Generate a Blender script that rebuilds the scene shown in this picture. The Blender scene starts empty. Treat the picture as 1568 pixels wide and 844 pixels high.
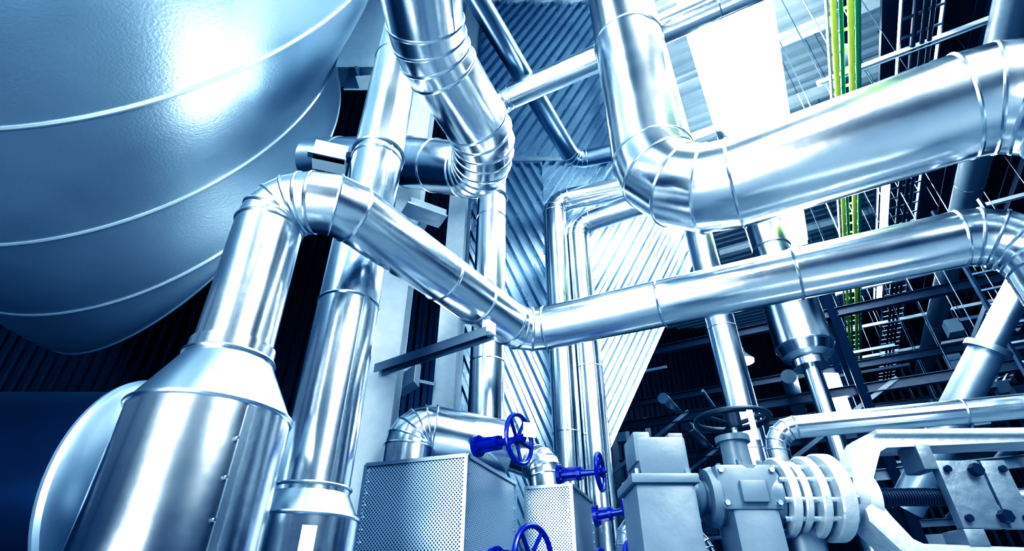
import bpy, bmesh, math, random
from mathutils import Vector, Matrix, Quaternion
random.seed(4)
V3=Vector
CZ=1.5
# ------------------------------------------------------------------ materials
def nmat(name):
    m=bpy.data.materials.new(name); m.use_nodes=True
    nt=m.node_tree; b=nt.nodes['Principled BSDF']; return m,nt,b
def metal(name,col,rough=.22,bump=.08,scale=3.0,var=.12,fine=0.0,finescale=120,metallic=1.0):
    m,nt,b=nmat(name); N=nt.nodes; L=nt.links
    tc=N.new('ShaderNodeTexCoord')
    n1=N.new('ShaderNodeTexNoise'); n1.inputs['Scale'].default_value=scale; n1.inputs['Detail'].default_value=4
    L.new(tc.outputs['Object'],n1.inputs['Vector'])
    cr=N.new('ShaderNodeMapRange'); cr.inputs[3].default_value=rough-var*.5; cr.inputs[4].default_value=rough+var*.7
    L.new(n1.outputs['Fac'],cr.inputs[0]); L.new(cr.outputs[0],b.inputs['Roughness'])
    mx=N.new('ShaderNodeMixRGB'); mx.inputs[1].default_value=(*[c*.8 for c in col],1); mx.inputs[2].default_value=(*col,1)
    L.new(n1.outputs['Fac'],mx.inputs[0]); L.new(mx.outputs[0],b.inputs['Base Color'])
    b.inputs['Metallic'].default_value=metallic
    bp=N.new('ShaderNodeBump'); bp.inputs['Strength'].default_value=bump; bp.inputs['Distance'].default_value=.05
    L.new(n1.outputs['Fac'],bp.inputs['Height'])
    last=bp
    if fine>0:
        n2=N.new('ShaderNodeTexNoise'); n2.inputs['Scale'].default_value=finescale; n2.inputs['Detail'].default_value=2
        L.new(tc.outputs['Object'],n2.inputs['Vector'])
        b2=N.new('ShaderNodeBump'); b2.inputs['Strength'].default_value=fine; b2.inputs['Distance'].default_value=.01
        L.new(n2.outputs['Fac'],b2.inputs['Height']); L.new(bp.outputs[0],b2.inputs['Normal']); last=b2
    L.new(last.outputs[0],b.inputs['Normal'])
    return m
def paint(name,col,rough=.45,bump=.05,scale=12,metallic=0.0):
    return metal(name,col,rough,bump,scale,.1,0,100,metallic)
def emit(name,col,s):
    m,nt,b=nmat(name); b.inputs['Base Color'].default_value=(*col,1)
    b.inputs['Emission Color'].default_value=(*col,1); b.inputs['Emission Strength'].default_value=s; return m
ALU=metal('aluminium_cladding',(.86,.90,.94),.20,.09,2.2,.12)
ALUS=metal('aluminium_seam',(.70,.77,.83),.26,.0,3,.05)
TANK=metal('stucco_aluminium',(.50,.62,.73),.38,.05,1.2,.1,.22,42,.72)
TSEAM=metal('tank_seam',(.72,.82,.90),.4,.0,3,.05,0,100,.7)
CORR=metal('corrugated_aluminium',(.48,.58,.68),.27,.06,2,.1,0,100,.9)
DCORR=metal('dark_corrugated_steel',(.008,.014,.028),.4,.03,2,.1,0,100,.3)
GALV=metal('galvanised_steel',(.42,.48,.54),.42,.05,8,.15)
DGALV=metal('shaded_galvanised_steel',(.16,.20,.25),.45,.05,8,.15)  # galvanised copy with the background's dimness put into its colour
GREY=paint('grey_paint',(.14,.17,.20),.38)
LGREY=paint('light_grey_paint',(.34,.39,.43),.5)
CAST=paint('cast_aluminium',(.58,.62,.65),.42,.12,30,.5)
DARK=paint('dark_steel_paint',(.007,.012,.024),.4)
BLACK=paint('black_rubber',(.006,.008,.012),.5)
BLUE=paint('blue_valve_paint',(.003,.008,.20),.3)
YEL=paint('yellow_green_cable',(.62,.74,.08),.5)
GRN=paint('green_cable',(.03,.32,.10),.5)
DECK=paint('ceiling_deck_paint',(.60,.68,.74),.5,.02,4)
LAMP=emit('lamp_diffuser',(.90,.96,1.0),38)
WHITE=paint('white_label',(.75,.78,.8),.6)
def perfmat():
    m,nt,b=nmat('perforated_sheet'); N=nt.nodes;L=nt.links
    uv=N.new('ShaderNodeUVMap')
    outs=[]
    for off in (0,.5):
        sc=N.new('ShaderNodeVectorMath'); sc.operation='MULTIPLY_ADD'; sc.inputs[1].default_value=(42,42,0); sc.inputs[2].default_value=(off,off,0)
        L.new(uv.outputs[0],sc.inputs[0])
        fr=N.new('ShaderNodeVectorMath'); fr.operation='FRACTION'; L.new(sc.outputs[0],fr.inputs[0])
        d=N.new('ShaderNodeVectorMath'); d.operation='DISTANCE'; d.inputs[1].default_value=(.5,.5,0); L.new(fr.outputs[0],d.inputs[0])
        outs.append(d)
    mn=N.new('ShaderNodeMath'); mn.operation='MINIMUM'; L.new(outs[0].outputs['Value'],mn.inputs[0]); L.new(outs[1].outputs['Value'],mn.inputs[1])
    gt=N.new('ShaderNodeMath'); gt.operation='GREATER_THAN'; gt.inputs[1].default_value=.24; L.new(mn.outputs[0],gt.inputs[0])
    mx=N.new('ShaderNodeMixRGB'); mx.inputs[1].default_value=(.02,.035,.06,1); mx.inputs[2].default_value=(.48,.55,.62,1)
    L.new(gt.outputs[0],mx.inputs[0]); L.new(mx.outputs[0],b.inputs['Base Color'])
    me=N.new('ShaderNodeMath'); me.operation='MULTIPLY'; me.inputs[1].default_value=.75; L.new(gt.outputs[0],me.inputs[0])
    L.new(me.outputs[0],b.inputs['Metallic']); b.inputs['Roughness'].default_value=.38
    return m
PERF=perfmat()
# ------------------------------------------------------------------ builder
class B:
    def __init__(s): s.bm=bmesh.new(); s.mats=[]; s.uv=s.bm.loops.layers.uv.new('UVMap')
    def mi(s,m):
        if m not in s.mats: s.mats.append(m)
        return s.mats.index(m)
    def face(s,vs,m):
        try:
            f=s.bm.faces.new(vs); f.material_index=s.mi(m); f.smooth=True; return f
        except ValueError: return None
    def ring(s,pts): return [s.bm.verts.new(p) for p in pts]
    def bridge(s,a,b,m):
        n=len(a)
        for i in range(n): s.face([a[i],a[(i+1)%n],b[(i+1)%n],b[i]],m)
    def lathe(s,c,axis,prof,m,seg=40,cap=True):
        c=V3(c); ax=V3(axis).normalized(); e=ax.orthogonal().normalized(); f=ax.cross(e)
        rings=[]
        for t,r in prof:
            rings.append(s.ring([c+ax*t+(e*math.cos(2*math.pi*k/seg)+f*math.sin(2*math.pi*k/seg))*max(r,1e-4) for k in range(seg)]))
        for a,b in zip(rings,rings[1:]): s.bridge(a,b,m)
        if cap: s.face(rings[0][::-1],m); s.face(rings[-1],m)
    def cyl(s,a,b,r,m,seg=20):
        a=V3(a);b=V3(b); s.lathe(a,b-a,[(0,r),((b-a).length,r)],m,seg)
    def torus(s,c,n,R,r,m,seg=40,k=10):
        c=V3(c); ax=V3(n).normalized(); e=ax.orthogonal().normalized(); f=ax.cross(e); rs=[]
        for i in range(seg):
            a=2*math.pi*i/seg; d=e*math.cos(a)+f*math.sin(a)
            rs.append(s.ring([c+d*(R+r*math.cos(2*math.pi*j/k))+ax*r*math.sin(2*math.pi*j/k) for j in range(k)]))
        for i in range(seg): s.bridge(rs[i],rs[(i+1)%seg],m)
    def box(s,c,hx,hy,hz,m,ex=(1,0,0),ey=None,ez=(0,0,1),bev=0):
        c=V3(c); ex=V3(ex).normalized(); ez=V3(ez).normalized()
        ey=V3(ey).normalized() if ey is not None else ez.cross(ex).normalized()
        vs=[s.bm.verts.new(c+ex*(hx*a)+ey*(hy*b)+ez*(hz*d)) for a in(-1,1) for b in(-1,1) for d in(-1,1)]
        fs=[]
        for q,ua,va in (((0,1,3,2),ey,ez),((4,6,7,5),ey,ez),((0,4,5,1),ex,ez),((2,3,7,6),ex,ez),((0,2,6,4),ex,ey),((1,5,7,3),ex,ey)):
            f=s.face([vs[i] for i in q],m); fs.append(f)
            for l in f.loops: l[s.uv].uv=(l.vert.co.dot(ua),l.vert.co.dot(va))
        if bev>0:
            es=list({e for f in fs for e in f.edges})
            r=bmesh.ops.bevel(s.bm,geom=es,offset=bev,segments=2,profile=.6,affect='EDGES')
            for f in r['faces']: f.material_index=s.mi(m); f.smooth=True
    def beam(s,a,b,w,h,m,up=(0,0,1),kind='box'):
        a=V3(a);b=V3(b); d=(b-a).normalized(); up=V3(up)
        if abs(d.dot(up))>.95: up=V3((0,1,0))
        side=d.cross(up).normalized(); u2=side.cross(d).normalized(); L=(b-a).length/2; c=(a+b)/2
        if kind=='box': s.box(c,L,w/2,h/2,m,d,side,u2)
        elif kind=='I':
            t=max(.012,h*.08)
            s.box(c,L,t/2,h/2,m,d,side,u2); s.box(c+u2*(h/2),L,w/2,t/2,m,d,side,u2); s.box(c-u2*(h/2),L,w/2,t/2,m,d,side,u2)
        elif kind=='U':
            t=max(.008,h*.08)
            s.box(c,L,w/2,t/2,m,d,side,u2); s.box(c+side*(w/2)-u2*(h/2),L,t/2,h/2,m,d,side,u2); s.box(c-side*(w/2)-u2*(h/2),L,t/2,h/2,m,d,side,u2)
    def prism(s,poly,o,ex,ez,n,th,m,bev=0):
        o=V3(o);ex=V3(ex);ez=V3(ez);n=V3(n).normalized()
        a=[s.bm.verts.new(o+ex*p[0]+ez*p[1]-n*th/2) for p in poly]; b=[s.bm.verts.new(o+ex*p[0]+ez*p[1]+n*th/2) for p in poly]
        f1=s.face(a[::-1],m); f2=s.face(b,m); fs=[f1,f2]
        k=len(poly)
        for i in range(k): fs.append(s.face([a[i],a[(i+1)%k],b[(i+1)%k],b[i]],m))
        if bev>0:
            es=list({e for f in fs if f for e in f.edges})
            r=bmesh.ops.bevel(s.bm,geom=es,offset=bev,segments=2,profile=.6,affect='EDGES')
            for f in r['faces']: f.material_index=s.mi(m); f.smooth=True
    def bead(s,pts,c,n,b,m):
        rs=[]
        for p in pts:
            d=(p-c).normalized()
            rs.append(s.ring([p+d*(b*math.cos(q))+n*(b*1.3*math.sin(q)) for q in [2*math.pi*j/6 for j in range(6)]]))
        k=len(rs)
        for i in range(k): s.bridge(rs[i],rs[(i+1)%k],m)
    def tube(s,pts,r,m=None,bend=.3,gores=4,seg=44,seam=0,bead=.006,lap=None,cap=True,sm=None):
        m=m or ALU; sm=sm or ALUS
        pts=[V3(p) for p in pts]; path=[(pts[0],False)]
        for i in range(1,len(pts)-1):
            P=pts[i]; d1=(P-pts[i-1]).normalized(); d2=(pts[i+1]-P).normalized()
            th=d1.angle(d2)
            if th<.02: path.append((P,True)); continue
            bd=bend[i-1] if isinstance(bend,(list,tuple)) else bend
            g=gores[i-1] if isinstance(gores,(list,tuple)) else gores
            T=bd*math.tan(th/2); lim=.49*min((P-pts[i-1]).length,(pts[i+1]-P).length)
            if T>lim: T=lim; bd=T/math.tan(th/2)
            ax=d1.cross(d2).normalized(); st=P-d1*T; inw=ax.cross(d1).normalized(); C=st+inw*bd
            for k in range(g+1):
                q=Quaternion(ax,th*k/g); path.append((C+q@(st-C),True))
        path.append((pts[-1],False))
        out=[path[0]]
        for (a,fa),(b,fb) in zip(path,path[1:]):
            Ln=(b-a).length
            if seam and Ln>seam*1.4:
                n=round(Ln/seam)
                for k in range(1,n): out.append((a.lerp(b,k/n),True))
            out.append((b,fb))
        P=[o[0] for o in out]; n=len(P)
        D=[(P[i+1]-P[i]).normalized() for i in range(n-1)]
        e=D[0].orthogonal().normalized()
        if abs(D[0].z)<.9: e=(V3((0,0,1))-D[0]*D[0].z).normalized()
        f=D[0].cross(e)
        cur=[P[0]+(e*math.cos(2*math.pi*k/seg)+f*math.sin(2*math.pi*k/seg))*r for k in range(seg)]
        rr=[cur]; nn=[D[0]]
        for i in range(1,n):
            mn=(D[i-1]+D[i]).normalized() if i<n-1 else D[-1]
            cur=[p+D[i-1]*((P[i]-p).dot(mn)/D[i-1].dot(mn)) for p in cur]
            rr.append(cur); nn.append(mn)
        vr=[s.ring(q) for q in rr]
        for a,b in zip(vr,vr[1:]): s.bridge(a,b,m)
        if cap: s.face(vr[0][::-1],m); s.face(vr[-1],m)
        for i,(p,fl) in enumerate(out):
            if fl and bead>0 and 0<i<n-1: s.bead(rr[i],P[i],nn[i],bead,sm)
        if lap is not None:
            for i in range(n-1):
                if (P[i+1]-P[i]).length<.3: continue
                j=lap%seg; qa=[];
                for R_,c in ((rr[i],P[i]),(rr[i+1],P[i+1])):
                    p0=R_[j];p1=R_[j]+(R_[(j+1)%seg]-R_[j])*.45
                    o0=(p0-c).normalized(); qa.append([p0+o0*.0,p0+o0*.005,p1+o0*.005,p1])
                v0=s.ring(qa[0]);v1=s.ring(qa[1]); s.bridge(v0,v1,sm)
                L=(P[i+1]-P[i]).length; k=int(L/.16)
                for q in range(k):
                    t=(q+.5)/k; pp=qa[0][2].lerp(qa[1][2],t); cc=P[i].lerp(P[i+1],t); nr=(pp-cc).normalized()
                    s.lathe(pp,nr,[(-.002,.006),(.004,.005)],sm,6)
    def finish(s,name,sharp=12):
        bmesh.ops.recalc_face_normals(s.bm,faces=s.bm.faces[:])
        th=math.radians(sharp)
        for e in s.bm.edges:
            if len(e.link_faces)==2 and e.calc_face_angle(0)>th: e.smooth=False
        me=bpy.data.meshes.new(name); s.bm.to_mesh(me); s.bm.free()
        for m in s.mats: me.materials.append(m)
        o=bpy.data.objects.new(name,me); bpy.context.collection.objects.link(o); return o
def corrugated(b,poly,o,ex,ez,n,rdir,pitch,depth,m):
    o=V3(o);ex=V3(ex);ez=V3(ez);n=V3(n)
    rl=math.hypot(*rdir); rd=(rdir[0]/rl,rdir[1]/rl); sd=(rd[1],-rd[0])
    S=[p[0]*sd[0]+p[1]*sd[1] for p in poly]; T=[p[0]*rd[0]+p[1]*rd[1] for p in poly]
    s0,s1=min(S),max(S); prev=None; k=0
    prof=[(0,0),(.35,0),(.5,1),(.85,1)]
    while True:
        a,h=prof[k%4]; sv=s0+.001+(k//4+a)*pitch; k+=1
        if sv>s1-.001: break
        ts=[]
        for i in range(len(poly)):
            j=(i+1)%len(poly)
            if (S[i]-sv)*(S[j]-sv)<=0 and abs(S[i]-S[j])>1e-9:
                q=(sv-S[i])/(S[j]-S[i]); ts.append(T[i]+q*(T[j]-T[i]))
        if len(ts)<2: prev=None; continue
        pr=[]
        for t in (min(ts),max(ts)):
            x=sd[0]*sv+rd[0]*t; z=sd[1]*sv+rd[1]*t
            pr.append(b.bm.verts.new(o+ex*x+ez*z+n*(h*depth)))
        if prev: b.face([prev[0],pr[0],pr[1],prev[1]],m)
        prev=pr
U=V3((.49,.872,0)); W=V3((.872,-.49,0))
def uv(u,v,z): return U*u+W*v+V3((0,0,z))

# ------------------------------------------------------------------ room shell
b=B(); b.box((2,8,-.1),16,17,.1,paint('concrete_floor',(.14,.17,.20),.5,.1,3)); b.finish('floor')
b=B(); corrugated(b,[(-13,-6),(17,-6),(17,25),(-13,25)],(0,0,14),(1,0,0),(0,1,0),(0,0,-1),(W.x,W.y),.34,.09,DECK); b.finish('ceiling')
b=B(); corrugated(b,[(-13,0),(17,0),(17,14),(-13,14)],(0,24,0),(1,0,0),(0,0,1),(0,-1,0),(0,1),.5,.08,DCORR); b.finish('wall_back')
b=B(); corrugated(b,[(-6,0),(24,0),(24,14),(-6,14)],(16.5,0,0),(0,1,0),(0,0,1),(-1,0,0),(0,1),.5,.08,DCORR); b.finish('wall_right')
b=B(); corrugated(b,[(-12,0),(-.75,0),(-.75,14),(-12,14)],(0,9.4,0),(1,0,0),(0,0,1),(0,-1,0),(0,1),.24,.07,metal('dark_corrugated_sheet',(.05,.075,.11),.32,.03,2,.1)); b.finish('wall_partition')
# bright corrugated casing
b=B()
corrugated(b,[(.55,0),(.8,1.5),(1.2,3.25),(2.94,6.37),(2.94,8.6),(.55,8.6)],(0,7,0),(1,0,0),(0,0,1),(0,-1,0),(2.24,4.0),.17,.08,CORR)
corrugated(b,[(-.75,8.6),(2.94,8.6),(2.94,14),(-.75,14)],(0,7,0),(1,0,0),(0,0,1),(0,-1,0),(2.24,4.6),.2,.08,CORR)
corrugated(b,[(-.75,0),(.56,0),(.56,8.6),(-.75,8.6)],(0,7.02,0),(1,0,0),(0,0,1),(0,-1,0),(-1.6,4.0),.17,.08,CORR)
corrugated(b,[(7.0,0),(9.38,0),(9.38,14),(7.0,14)],(-.75,0,0),(0,1,0),(0,0,1),(-1,0,0),(0,1),.16,.05,CORR)
b.beam((1.2,6.93,3.25),(2.94,6.93,6.37),.06,.06,GALV); b.beam((-.75,6.95,0),(-.75,6.95,14),.1,.1,GALV)
b.beam((-.75,6.93,8.6),(2.94,6.93,8.6),.06,.10,GALV)
b.finish('corrugated_boiler_casing')

# ------------------------------------------------------------------ big tank
b=B()
K=[(-3.4,0,-4.0,8.1,3.18),(.9,0,-4.3,8.1,3.18),(3,0,-4.65,8.1,3.18),(4.4,0,-5.6,7.92,3.17),(5.5,.12,-5.85,7.85,3.17),(5.75,.5,-5.9,7.85,3.12),(6.2,.45,-6,7.85,2.5),(6.5,.4,-6,7.85,1.3),(6.6,.4,-6,7.85,.02)]
def cat(p0,p1,p2,p3,t): return tuple(.5*((2*b_)+(-a+c)*t+(2*a-5*b_+4*c-d)*t*t+(-a+3*b_-3*c+d)*t**3) for a,b_,c,d in zip(p0,p1,p2,p3))
seg=120; prev=None
def tring(k):
    y0,sk,cx,cz,R=k; out=[]
    for i in range(seg):
        a=2*math.pi*i/seg; x=cx+R*math.cos(a); z=cz+R*math.sin(a); out.append(V3((x,y0+sk*(-3.7-x),z)))
    return out
for i in range(len(K)-1):
    p=[K[max(i-1,0)],K[i],K[i+1],K[min(i+2,len(K)-1)]]
    n=6
    for q in range(n+(i==len(K)-2)):
        k=cat(*p,q/n); rg=tring(k); vr=b.ring(rg)
        if prev: b.bridge(prev,vr,TANK)
        else: b.face(vr,TANK)
        prev=vr
for k in K[1:6]:
    rg=tring(k); c=V3((k[2],k[0]+k[1]*(-3.7-k[2]),k[3])); b.bead(rg,c,V3((0,1,0)),.018,TSEAM)
for y in (-2,1): b.beam((-7.0,y,0),(-7.0,y,6.6),.3,.3,DARK,kind='I')
b.finish('insulated_storage_tank',25)

# ------------------------------------------------------------------ pipes
R=.18
b=B()   # A : front left riser, elbow, diagonal run and right-hand run
b.tube([(-1.36,2.33,2.55),(-1.38,2.33,3.52),(-1.02,2.3,3.52),(.09,3.98,3.52),(3.12,2.53,3.52),(3.12,2.53,.6)],R,bend=[.24,.22,.25,.30],gores=[4,2,3,5],seam=1.1,lap=5,bead=.008)
b.lathe((-1.36,2.33,0),(0,0,1),[(.02,.335),(2.25,.335),(2.27,.335),(2.53,.195),(2.60,.195)],ALU,56)
for z,r in ((2.26,.338),(2.53,.2),(1.4,.338)): b.torus((-1.36,2.33,z),(0,0,1),r,.011,ALUS,56,8)
b.beam((-1.36+.27,2.33-.20,.1),(-1.36+.27,2.33-.20,2.24),.03,.012,ALUS,up=(.8,-.6,0))
for i in range(14): b.lathe((-1.36+.26,2.33-.225,.15+i*.15),(.75,-.65,0),[(0,.007),(.012,.006)],ALUS,8)
b.finish('insulated_pipe_with_reducer')
b=B()   # B : tall riser
b.tube([(-1.08,3.0,1.9),(-1.08,3.0,13.8)],.195,seam=1.35,lap=33,bead=.008)
b.lathe((-1.08,3.0,0),(0,0,1),[(.02,.265),(1.93,.265),(2.05,.20),(2.09,.20)],ALU,48)
b.torus((-1.08,3.0,1.93),(0,0,1),.268,.010,ALUS,48,8); b.torus((-1.08,3.0,2.08),(0,0,1),.202,.009,ALUS,48,8)
b.box((-.97,2.757,1.78),.035,.004,.09,WHITE,(.91,.42,0))
b.finish('insulated_riser_pipe')
b=B()   # C : overhead segmented duct
b.tube([(-.58,-2,4.75),(-.56,2.1,4.72),(-.22,2.9,4.74),(-.28,3.36,4.80),(-1.05,3.72,5.28),(-2.2,4.15,5.75)],.25,bend=[.9,.6,.32,.5],gores=[3,3,4,2],seam=.45,bead=.009,lap=15)
b.finish('segmented_elbow_duct')
b=B()   # E : large right pipe
b.tube([(1.13,3.0,13.8),(1.13,3.0,4.07),(3.12,1.83,4.07),(3.12,1.83,.2)],.32,bend=[.52,.48],gores=[4,5],seam=1.5,lap=30,bead=.009,seg=56)
b.finish('large_insulated_pipe')
b=B()   # K + F
b.tube([(-.235,4.62,0),(-.235,4.62,7.3),(1.07,3.94,7.3),(3.6,2.6,7.3)],.165,bend=.25,gores=4,seam=1.9,lap=30)
for z in (3.75,5.6): b.torus((-.235,4.62,z),(0,0,1),.175,.014,ALUS,40,8)
b.finish('insulated_riser_pipe')
b=B()   # G
b.tube([(-1.2,2.0,7.75),(1.02,6.13,7.75),(2.0,5.82,7.75),(2.0,5.82,13.8)],.14,metal('dull_pipe',(.22,.28,.35),.3,.05,3,.1),bend=.25,gores=4,seam=1.6)
b.finish('overhead_pipe')
for X,top in ((.63,6.75),(.96,6.45)):
    b=B()
    if X<.7: b.tube([(X,6,0),(X,6,top),(2.45,5.5,top+.05),(2.45,5.5,9.5)],.165,bend=.24,gores=4,seam=1.7,lap=30)
    else: b.tube([(X,6.05,0),(X,6.05,top-.1),(2.0,5.45,top-.1),(2.0,5.45,7.5)],.165,bend=.24,gores=4,seam=1.9,lap=30)
    b.finish('insulated_riser_pipe')
b=B(); b.tube([(2.7,6,0),(2.7,6,13.8)],.18,seam=1.6,lap=10); b.finish('insulated_riser_pipe')
b=B()   # M silencer
b.lathe((4.3,7,0),(0,0,1),[(0,.12),(3.6,.12),(3.6,.2),(3.68,.2),(3.68,.12),(4.5,.12),(4.5,.24),(4.6,.24),(4.6,.2),(4.68,.34),(4.82,.39),(5.6,.39),(5.78,.3),(6.0,.28),(13.8,.28)],ALU,40)
for z in (4.82,5.6,6.6,7.6): b.torus((4.3,7,z),(0,0,1),.395 if z<6 else .285,.014,ALUS,40,8)
b.finish('vertical_silencer')
b=B()   # P small right pipe
b.tube([(1.72,3.45,.3),(1.72,3.45,2.54),(3.6,2.78,2.54)],.072,bend=.14,gores=4,seam=1.0,bead=.005,seg=28)
b.finish('small_insulated_pipe')
b=B()   # N
b.tube([(3.9,5.6,2.4),(4.72,4.7,3.75)],.15,GALV,seam=0); b.tube([(4.68,4.73,3.7),(5.5,4.1,4.9)],.12,GALV)
d=(V3((.82,-.9,1.35))).normalized(); b.lathe((4.70,4.72,3.72),d,[(-.03,.19),(.03,.19)],GALV,32)
b.finish('inclined_pipe')
# horizontal dark vessel with dished end
b=B(); n=V3((1,0,0)); c=V3((-2.0,3.07,2.08))
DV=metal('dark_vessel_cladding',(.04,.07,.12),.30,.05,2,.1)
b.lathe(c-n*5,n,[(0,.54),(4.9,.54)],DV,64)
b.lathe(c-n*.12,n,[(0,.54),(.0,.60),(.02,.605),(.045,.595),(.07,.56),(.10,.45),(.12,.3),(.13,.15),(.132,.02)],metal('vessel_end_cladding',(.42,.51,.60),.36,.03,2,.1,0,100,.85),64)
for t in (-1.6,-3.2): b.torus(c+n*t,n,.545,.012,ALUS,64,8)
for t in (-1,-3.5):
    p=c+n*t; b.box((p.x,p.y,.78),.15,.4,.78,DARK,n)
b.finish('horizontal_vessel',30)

# ------------------------------------------------------------------ perforated boxes
def perfbox(corner,ex,ey,lx,ly,ztop,zbot):
    b=B(); ex=V3((*ex,0)).normalized(); ey=V3((*ey,0)).normalized(); ex=(ex-ey*ex.dot(ey)).normalized()
    c=V3((*corner,0))+ex*lx/2+ey*ly/2; zc=(ztop+zbot)/2; hz=(ztop-zbot)/2
    b.box(c+V3((0,0,zc)),lx/2,ly/2,hz,PERF,ex,ey)
    for sx in(-1,1):
        for sy in(-1,1): b.box(c+ex*sx*lx/2+ey*sy*ly/2+V3((0,0,zc)),.012,.012,hz,GALV,ex,ey)
        b.box(c+ex*sx*lx/2+V3((0,0,ztop)),.012,ly/2,.012,GALV,ex,ey)
    for sy in(-1,1): b.box(c+ey*sy*ly/2+V3((0,0,ztop)),lx/2,.012,.012,GALV,ex,ey)
    k=int(hz*2/.07)
    for i in range(k):
        z=zbot+(i+.5)/k*hz*2
        for q in (0.03,lx-.03): b.lathe(V3((*corner,z))+ex*q,-ey,[(0,.007),(.006,.005)],ALUS,8)
        for q in (0.03,ly-.03): b.lathe(V3((*corner,z))+ey*q-ex*0.0,-ex,[(0,.007),(.006,.005)],ALUS,8)
    for sx in(-.8,.8):
        for sy in(-.8,.8): b.box(c+ex*sx*lx/2+ey*sy*ly/2+V3((0,0,zbot/2)),.03,.03,zbot/2,GALV,ex,ey)
    return b
b=perfbox((-.286,3.40),(-.754,.11),(.316,.86),.74,.90,2.36,1.2); b.finish('perforated_valve_enclosure')
b=perfbox((.46,4.28),(-.404,.04),(.30,.86),.37,.75,2.36,1.2); b.finish('perforated_valve_enclosure')
def handwheel(b,c,n,R,r,m,spokes=4,hub=.03):
    c=V3(c); n=V3(n).normalized(); b.torus(c,n,R,r,m,48,10)
    e=n.orthogonal().normalized(); f=n.cross(e)
    b.lathe(c-n*.035,n,[(0,hub),(.07,hub)],m,20)
    for i in range(spokes):
        a=2*math.pi*(i+.3)/spokes; d=e*math.cos(a)+f*math.sin(a)
        b.cyl(c-n*.02+d*hub*.6,c+d*R,r*.75,m,8)
def bluevalve(c,n,R,L,pz=True):
    b=B(); c=V3(c); n=V3(n).normalized()
    handwheel(b,c,n,R,.016,BLUE,5)
    b.cyl(c-n*L,c+n*.05,.013,BLUE,12)
    b.lathe(c-n*L,n,[(0,.075),(.03,.075),(.03,.035),(L*.45,.028),(L*.45,.05),(L*.55,.05),(L*.55,.025),(L-.03,.022)],BLUE,20)
    for s in(-1,1): b.beam(c-n*L+V3((0,0,.045*s)),c-n*(L*.4)+V3((0,0,.035*s)),.02,.018,BLUE)
    for k in range(6):
        a=k*math.pi/3; e=n.orthogonal().normalized(); f=n.cross(e); p=c-n*L+(e*math.cos(a)+f*math.sin(a))*.058
        b.cyl(p,p+n*.045,.009,BLUE,6)
    return b
b=B()
b.tube([(-.74,3.90,2.37),(-.74,3.90,2.69),(-.02,4.05,2.58)],.195,bend=.22,gores=5,seam=0)
b.finish('insulated_pipe_elbow')
b=B()
b.tube([(.30,4.65,2.37),(.28,4.68,2.6),(-.02,5.0,2.78),(-.4,5.3,2.8)],.15,bend=.2,gores=4)
b.finish('insulated_pipe_elbow')
b=bluevalve((.05,3.6,2.52),(.85,-.53,0),.165,.36)
b.box((.12,3.56,2.57),.045,.003,.05,WHITE,(.9,.3,0)); b.finish('gate_valve')
b=bluevalve((.68,4.2,2.44),(.93,-.36,0),.135,.34); b.finish('gate_valve')
b=bluevalve((.12,3.3,1.78),(.75,-.66,0),.16,.3); b.finish('gate_valve')
b=bluevalve((.86,4.25,2.17),(.93,-.36,.1),.10,.25); b.finish('gate_valve')
b=bluevalve((.80,3.95,1.83),(.8,-.6,0),.10,.25); b.finish('gate_valve')
b=B(); b.tube([(.95,4.75,.1),(.95,4.75,2.2),(1.45,4.6,2.0),(1.7,4.5,1.0)],.11,bend=.15,gores=4); b.finish('insulated_pipe_elbow')

# ------------------------------------------------------------------ control valve, front right
b=B(); Y=2.25; zc=1.905
G=GREY
b.box((.585,Y,1.50),.115,.15,.43,G,bev=.02); b.box((.585,Y,1.945),.13,.165,.018,G,bev=.008)
b.box((.60,Y,2.03),.10,.125,.085,G,bev=.018); b.box((.525,Y-.02,2.075),.035,.10,.06,G,bev=.01)
b.box((.67,Y,2.115),.03,.1,.02,G,bev=.006)
for x in(.485,.685):
    for y in(-.13,.13): b.cyl((x,Y+y,1.95),(x,Y+y,1.985),.012,ALUS,6)
b.lathe((.68,Y,zc),(1,0,0),[(0,.05),(.02,.085),(.05,.09),(.07,.075),(.09,.06),(.14,.065)],G,32)
b.lathe((.78,Y,zc),(1,0,0),[(0,.06),(.0,.105),(.03,.115),(.05,.105),(.20,.105),(.24,.115),(.27,.115),(.28,.07)],G,36)
b.box((.92,Y,zc+.02),.12,.11,.085,G,bev=.02); b.box((.93,Y,1.6),.09,.1,.28,G,bev=.02)
b.box((.93,Y-.115,zc),.05,.012,.04,G,bev=.006)
for x in(-.1,.1):
    for z in(-.04,.08): b.cyl((.92+x,Y-.12,zc+z),(.92+x,Y-.1,zc+z),.011,GALV,6)
b.lathe((.94,Y,1.97),(0,0,1),[(0,.11),(.035,.11),(.035,.06),(.09,.055),(.15,.055),(.15,.07),(.175,.07),(.175,.02)],G,28)
for k in range(6):
    a=k*math.pi/3+.2; b.cyl((.94+.09*math.cos(a),Y+.09*math.sin(a),2.0),(.94+.09*math.cos(a),Y+.09*math.sin(a),2.03),.012,ALUS,6)
b.cyl((.96,Y,2.1),(.96,Y,2.27),.012,CAST,12)
handwheel(b,(.96,Y,2.22),(0,0,1),.15,.013,BLACK,3,.035)
b.box((.97,Y-.16,2.15),.012,.002,.06,WHITE)
for x0,t,r in((1.06,.035,.15),(1.115,.03,.135),(1.17,.035,.155),(1.235,.06,.165)):
    b.lathe((x0,Y,zc),(1,0,0),[(0,r-.006),(.006,r),(t-.006,r),(t,r-.006)],CAST,44)
b.lathe((1.0,Y,zc),(1,0,0),[(0,.085),(.4,.085)],CAST,32)
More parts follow.
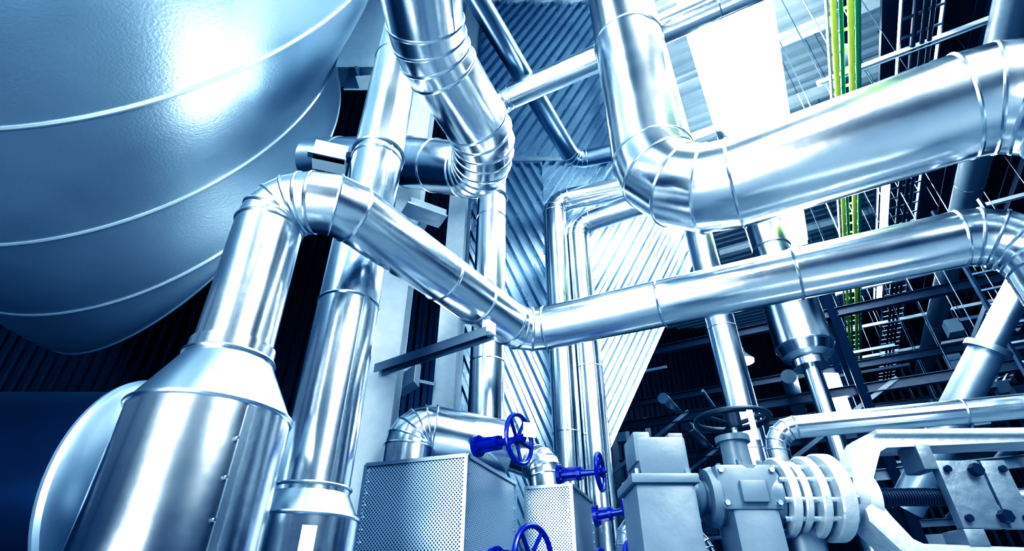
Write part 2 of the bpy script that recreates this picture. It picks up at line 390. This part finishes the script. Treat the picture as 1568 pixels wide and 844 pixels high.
for k in range(10):
    a=2*math.pi*(k+.4)/10; p=V3((0,.118*math.cos(a),.118*math.sin(a)))
    b.cyl(V3((1.04,Y,zc))+p,V3((1.32,Y,zc))+p,.011,ALUS,8); b.cyl(V3((1.295,Y,zc))+p,V3((1.318,Y,zc))+p,.02,GALV,6)
b.lathe((1.29,Y,zc),(1,0,0),[(0,.12),(.03,.10),(.10,.085),(.14,.10)],CAST,32)
def arm(sg):
    return [(1.36,zc+sg*.02),(1.36,zc+sg*.10),(1.46,zc+sg*.225),(1.50,zc+sg*.235),(2.55,zc+sg*.25),(2.55,zc+sg*.205),(1.53,zc+sg*.19),(1.49,zc+sg*.17),(1.43,zc+sg*.02)]
for sg in(1,-1):
    b.prism(arm(sg),(0,Y,0),(1,0,0),(0,0,1),(0,1,0),.15,CAST,.014)
    b.prism([(1.5,zc+sg*.225),(1.5,zc+sg*.245),(2.55,zc+sg*.26),(2.55,zc+sg*.225)],(0,Y,0),(1,0,0),(0,0,1),(0,1,0),.20,CAST,.008)
b.cyl((1.3,Y,zc),(2.6,Y,zc),.028,GALV,20)
for k in range(26): b.torus((1.45+k*.011,Y,zc),(1,0,0.1),.031,.004,DARK,20,6)
SP=paint('plate_grey_metal',(.20,.23,.26),.5,.15,14,.6)
b.box((1.79,Y-.06,zc),.085,.02,.125,SP,bev=.006); b.box((1.935,Y-.06,zc),.05,.02,.125,SP,bev=.006)
for z in(-1,1): b.box((1.86,Y-.05,zc+z*.08),.04,.02,.04,SP,bev=.004)
b.box((1.68,Y-.02,zc+.14),.03,.06,.05,SP,bev=.006); b.box((1.74,Y-.02,zc-.155),.04,.06,.03,SP,bev=.006)
for x in(1.735,1.955):
    for z in(-.09,.09): b.cyl((x,Y-.095,zc+z),(x,Y-.06,zc+z),.013,DARK,10)
for x,z in((1.84,.085),(1.87,-.085)): b.cyl((x,Y-.11,zc+z),(x,Y-.06,zc+z),.024,DARK,6)
b.box((.93,Y,.66),.07,.07,.66,GALV); b.box((2.5,Y,.85),.07,.07,.85,GALV); b.box((.585,Y,.55),.09,.1,.55,GALV)
b.cyl((1.15,Y+.05,.0),(1.15,Y+.05,1.8),.08,G,24)
b.finish('control_valve_with_handwheel',25)

# ------------------------------------------------------------------ supports
b=B(); b.beam((-1.10,4.27,0),(-1.10,4.27,13.9),.26,.22,LGREY,up=(0,1,0),kind='I'); b.box((-1.10,4.15,5),.13,.008,5,LGREY); b.finish('steel_column')
b=B(); b.beam((-.84,6.3,0),(-.84,6.3,13.9),.26,.26,LGREY,kind='I'); b.box((-.84,6.15,6),.13,.008,6,LGREY); b.finish('steel_column')
b=B(); b.beam((-2.0,4.3,7.4),(-2.0,4.3,13.9),.5,.35,LGREY,kind='I'); b.beam((-2.0,4.3,7.4),(-1.24,4.27,7.4),.2,.2,LGREY,kind='I'); b.finish('steel_hanger_beam')
b=B(); b.beam((-1.12,4.10,3.27),(-.16,3.42,3.27),.09,.07,GREY,kind='U'); b.beam((-1.12,4.10,3.27),(-.16,3.42,3.27),.09,.01,GREY)
b.box((-.17,3.43,3.28),.03,.05,.05,CAST,(.85,-.53,0),bev=.006); b.torus((-.27,3.44,3.52),(.555,.832,0),.186,.008,GALV,40,6); b.finish('pipe_support_bracket')
b=B(); b.box((-1.47,3.02,4.62),.13,.09,.08,LGREY,(.95,.3,0),bev=.008); b.box((-1.47,2.95,4.55),.14,.03,.01,GALV,(.95,.3,0)); b.torus((-1.08,3,4.62),(0,0,1),.203,.012,GALV,40,6); b.box((-1.31,3,4.6),.05,.03,.03,DARK); b.finish('pipe_clamp_box')
b=B(); b.box((-.72,3.35,4.32),.16,.07,.05,LGREY,(.85,.5,0),bev=.008); b.box((-.72,3.3,4.25),.17,.09,.008,GALV,(.85,.5,0)); b.beam((-1.08,4.13,4.3),(-.72,3.4,4.3),.06,.06,LGREY); b.finish('duct_support_bracket')

# ------------------------------------------------------------------ overhead lights, cable ladders, steelwork
def strip(u0,u1,v,z,w,name='strip_light'):
    b=B(); n=max(1,int((u1-u0)/2)); 
    for i in range(n):
        a=u0+(u1-u0)*i/n; e=u0+(u1-u0)*(i+1)/n-.02
        b.box(uv((a+e)/2,v,z),(e-a)/2,w/2,.05,LAMP,U,W)
        b.box(uv((a+e)/2,v,z+.09),(e-a)/2,w/2+.04,.04,LGREY,U,W)
        b.cyl(uv((a+e)/2,v,z+.1),uv((a+e)/2,v,13.95),.012,GALV,6)
    b.finish(name)
strip(2.0,13,.70,9.5,1.25)
strip(-6,1.6,-1.6,9,.4); strip(-5,1.0,3.2,8.5,.4); strip(-6,-.5,1.0,7.5,.3); strip(-6,-.5,-3.6,7.0,.3); strip(12.5,20,3.5,10.5,.4)  # overhead strips behind the camera are added for streak reflections on the pipes
def ladder(v,z,u0,u1,w,cables,name='cable_ladder'):
    b=B()
    for s in(-1,1): b.beam(uv(u0,v+s*w/2,z),uv(u1,v+s*w/2,z),.02,.09,GALV)
    k=int((u1-u0)/.33)
    for i in range(k): b.beam(uv(u0+i*.33,v-w/2,z-.03),uv(u0+i*.33,v+w/2,z-.03),.04,.02,GALV)
    for off,r,m in cables:
        b.tube([uv(u0,v+off,z-.05-r)]+[uv(u0+(u1-u0)*q/8,v+off+random.uniform(-.012,.012),z-.055-r) for q in range(1,8)]+[uv(u1,v+off,z-.05-r)],r,m,bend=.5,gores=2,seg=10,bead=0)
    k=int((u1-u0)/2.4)
    for i in range(k):
        for s in(-1,1): b.cyl(uv(u0+1+i*2.4,v+s*w/2,z),uv(u0+1+i*2.4,v+s*w/2,13.95),.01,GALV,6)
    b.finish(name)
ladder(1.86,8.0,0,22,.36,[(-.12,.034,YEL),(-.05,.026,GRN),(.05,.038,YEL),(.13,.026,GRN)])
ladder(2.95,8.5,0,22,.5,[(-.1,.03,BLACK),(0,.03,BLACK),(.1,.03,DARK)])
ladder(4.6,6.6,3,19,.6,[(-.1,.04,BLACK),(.1,.04,DARK)])
ladder(3.1,5.4,9.3,20,.5,[(-.1,.03,BLACK)])
b=B()
for u in (4.4,6.8,9.2,11.6,14,16.4,18.8): b.beam(uv(u,1.6,8.45),uv(u,7.5,8.45),.06,.08,DECK,kind='U')
for u in (3.2,5.2,7.2,9.2,11.2,13.2,15.2,17.2): b.beam(uv(u,-1,12.6),uv(u,9,12.6),.16,.26,DECK,kind='I')
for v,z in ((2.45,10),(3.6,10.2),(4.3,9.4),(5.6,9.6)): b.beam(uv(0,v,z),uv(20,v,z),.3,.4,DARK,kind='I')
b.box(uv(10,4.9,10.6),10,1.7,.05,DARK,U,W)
b.tube([uv(0,3.75,8.0),uv(20,3.75,8.0)],.22,GREY,seam=2)
b.finish('overhead_steelwork')
b=B()
for u in (10.5,13.5,17):
    for v in (-4.5,-1.0,1.0,4.2,7.5):
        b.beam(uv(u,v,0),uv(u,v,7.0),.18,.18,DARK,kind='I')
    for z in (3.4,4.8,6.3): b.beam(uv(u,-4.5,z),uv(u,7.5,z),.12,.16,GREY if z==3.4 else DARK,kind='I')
    for v0 in(-4.5,-1,4.2):
        for z0 in(3.4,): b.beam(uv(u,v0,z0),uv(u,v0+2.6,z0+1.5),.07,.07,GREY)
for v in (-3.4,-2.2,0,.6,2.6,5,5.6,6.4):
    z=random.choice([3.6,5.0,6.5]); b.tube([uv(9.8,v,z),uv(20,v,z)],random.uniform(.06,.16),random.choice([ALU,GREY,DARK]),seam=2.2,seg=20)
for i in range(80):
    u=random.uniform(10.6,19); v=random.uniform(-4.4,7); z=random.uniform(2.2,6.4)
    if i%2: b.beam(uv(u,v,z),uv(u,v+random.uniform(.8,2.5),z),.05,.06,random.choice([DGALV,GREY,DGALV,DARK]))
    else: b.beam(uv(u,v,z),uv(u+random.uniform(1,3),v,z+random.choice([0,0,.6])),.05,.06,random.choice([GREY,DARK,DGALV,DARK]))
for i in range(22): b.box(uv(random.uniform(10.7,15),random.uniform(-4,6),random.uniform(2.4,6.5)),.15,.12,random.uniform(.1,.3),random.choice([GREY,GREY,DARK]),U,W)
b.finish('pipe_rack')
b=B()
for i in range(16): b.beam(uv(9.0,2.75,2.4+i*.28),uv(9.0,3.35,2.4+i*.28),.03,.03,DGALV)
for v in(2.75,3.35): b.beam(uv(9.0,v,0),uv(9.0,v,7.0),.05,.05,DGALV)
b.finish('access_ladder')
b=B()
a0=uv(8.2,5.9,2.3); a1=uv(8.2,3.9,5.2)
for s in(0,.8):
    o=U*s; b.beam(a0+o,a1+o,.05,.2,GREY)
    b.beam(a0+o+V3((0,0,.95)),a1+o+V3((0,0,.95)),.04,.04,DGALV)
    for i in range(5): p=a0.lerp(a1,i/4)+o; b.beam(p,p+V3((0,0,.95)),.03,.03,DGALV)
for i in range(12): p=a0.lerp(a1,(i+.5)/12); b.beam(p,p+U*.8,.22,.03,DGALV)
for s in(0,.8): b.beam(V3((*(a1+U*s).xy,0)),a1+U*s,.1,.1,GREY,kind='I')
b.beam(V3((*a0.xy,0)),a0,.1,.1,GREY,kind='I')
b.finish('steel_staircase')
b=B(); c=V3((5.72,9,4.85)); b.box(c,.22,.08,.38,LAMP,bev=.03); b.box(c+V3((0,.1,0)),.26,.04,.42,LGREY); b.cyl(c+V3((0,.1,.4)),(5.72,9.1,8.4),.02,GALV,8); b.finish('work_light')
for p in ((6.7,14,7.66),(9.5,15,6.0),(12.5,13,6.4)):
    b=B(); c=V3(p); b.lathe(c,(0,0,1),[(0,.28),(.06,.28)],LAMP,24); b.lathe(c+V3((0,0,.06)),(0,0,1),[(0,.3),(.25,.1),(.4,.08)],GREY,24); b.cyl(c+V3((0,0,.4)),(c.x,c.y,13.9),.02,GALV,6); b.finish('high_bay_light')

# ------------------------------------------------------------------ added area lights
def area(loc,tgt,sx,sy,e,col=(.90,.96,1)):  # unseen area light
    l=bpy.data.lights.new('added_area_light','AREA'); l.shape='RECTANGLE'; l.size=sx; l.size_y=sy; l.energy=e; l.color=col
    o=bpy.data.objects.new('added_area_light',l); bpy.context.collection.objects.link(o); o.location=loc
    o.rotation_euler=(V3(tgt)-V3(loc)).to_track_quat('-Z','Y').to_euler()
area((-3.2,-3,5),(-1,3,3.5),.9,3.5,430)
area((3.2,-2.2,6.5),(1.8,3,3.8),1.6,4,640)
area((-3.2,-2.6,1.2),(-4.4,1.6,6),2.6,2.0,520)
area((6,9,12.5),(6,12,5),2,5,450)
area((4.5,5.5,9.8),(4.8,7.5,14),3,3,380)
# lamp housing and area light added to put a highlight on the tank
b=B(); c=V3((-1.25,5.8,3.9)); n=(V3((-3.6,4.0,6.2))-c).normalized()
b.box(c-n*.06,.05,.2,.14,GREY,n,bev=.01); b.beam(c-n*.08,(-.97,6.12,3.9),.04,.04,GALV); b.finish('added_tank_light')
area(c+n*.03,(-3.6,4.0,6.2),1.2,1.0,75)
w=bpy.data.worlds.new('World'); bpy.context.scene.world=w; w.use_nodes=True
nt=w.node_tree; bg=nt.nodes['Background']
tc=nt.nodes.new('ShaderNodeTexCoord'); sp=nt.nodes.new('ShaderNodeSeparateXYZ'); cr=nt.nodes.new('ShaderNodeValToRGB')
nt.links.new(tc.outputs['Generated'],sp.inputs[0]); nt.links.new(sp.outputs['Z'],cr.inputs[0]); nt.links.new(cr.outputs[0],bg.inputs[0])
cr.color_ramp.elements[0].position=0; cr.color_ramp.elements[0].color=(.03,.055,.10,1)
cr.color_ramp.elements[1].position=.55; cr.color_ramp.elements[1].color=(.60,.72,.85,1)
bg.inputs[1].default_value=.5
# ------------------------------------------------------------------ camera & grade
cam=bpy.data.cameras.new('camera'); co=bpy.data.objects.new('camera',cam); bpy.context.collection.objects.link(co)
co.location=(0,0,CZ); co.rotation_euler=(math.radians(90+33.2),0,0); cam.sensor_width=36; cam.lens=36*800/1568; cam.clip_end=200
sc=bpy.context.scene; sc.camera=co
vs=sc.view_settings; vs.view_transform='Standard'; vs.exposure=.28
try:
    vs.use_curve_mapping=True; cm=vs.curve_mapping; cm.extend='HORIZONTAL'; cm.use_clip=True
    def setc(i,pts):
        c=cm.curves[i]
        for x,y in pts: c.points.new(x,y)
    setc(0,[(.1,.02),(.3,.20),(.6,.66),(.80,.93)]); setc(1,[(.1,.04),(.3,.26),(.6,.70),(.80,.94)]); setc(2,[(.1,.08),(.3,.32),(.6,.74),(.80,.95)])
    cm.update()
except Exception as ex: print('curve',ex)
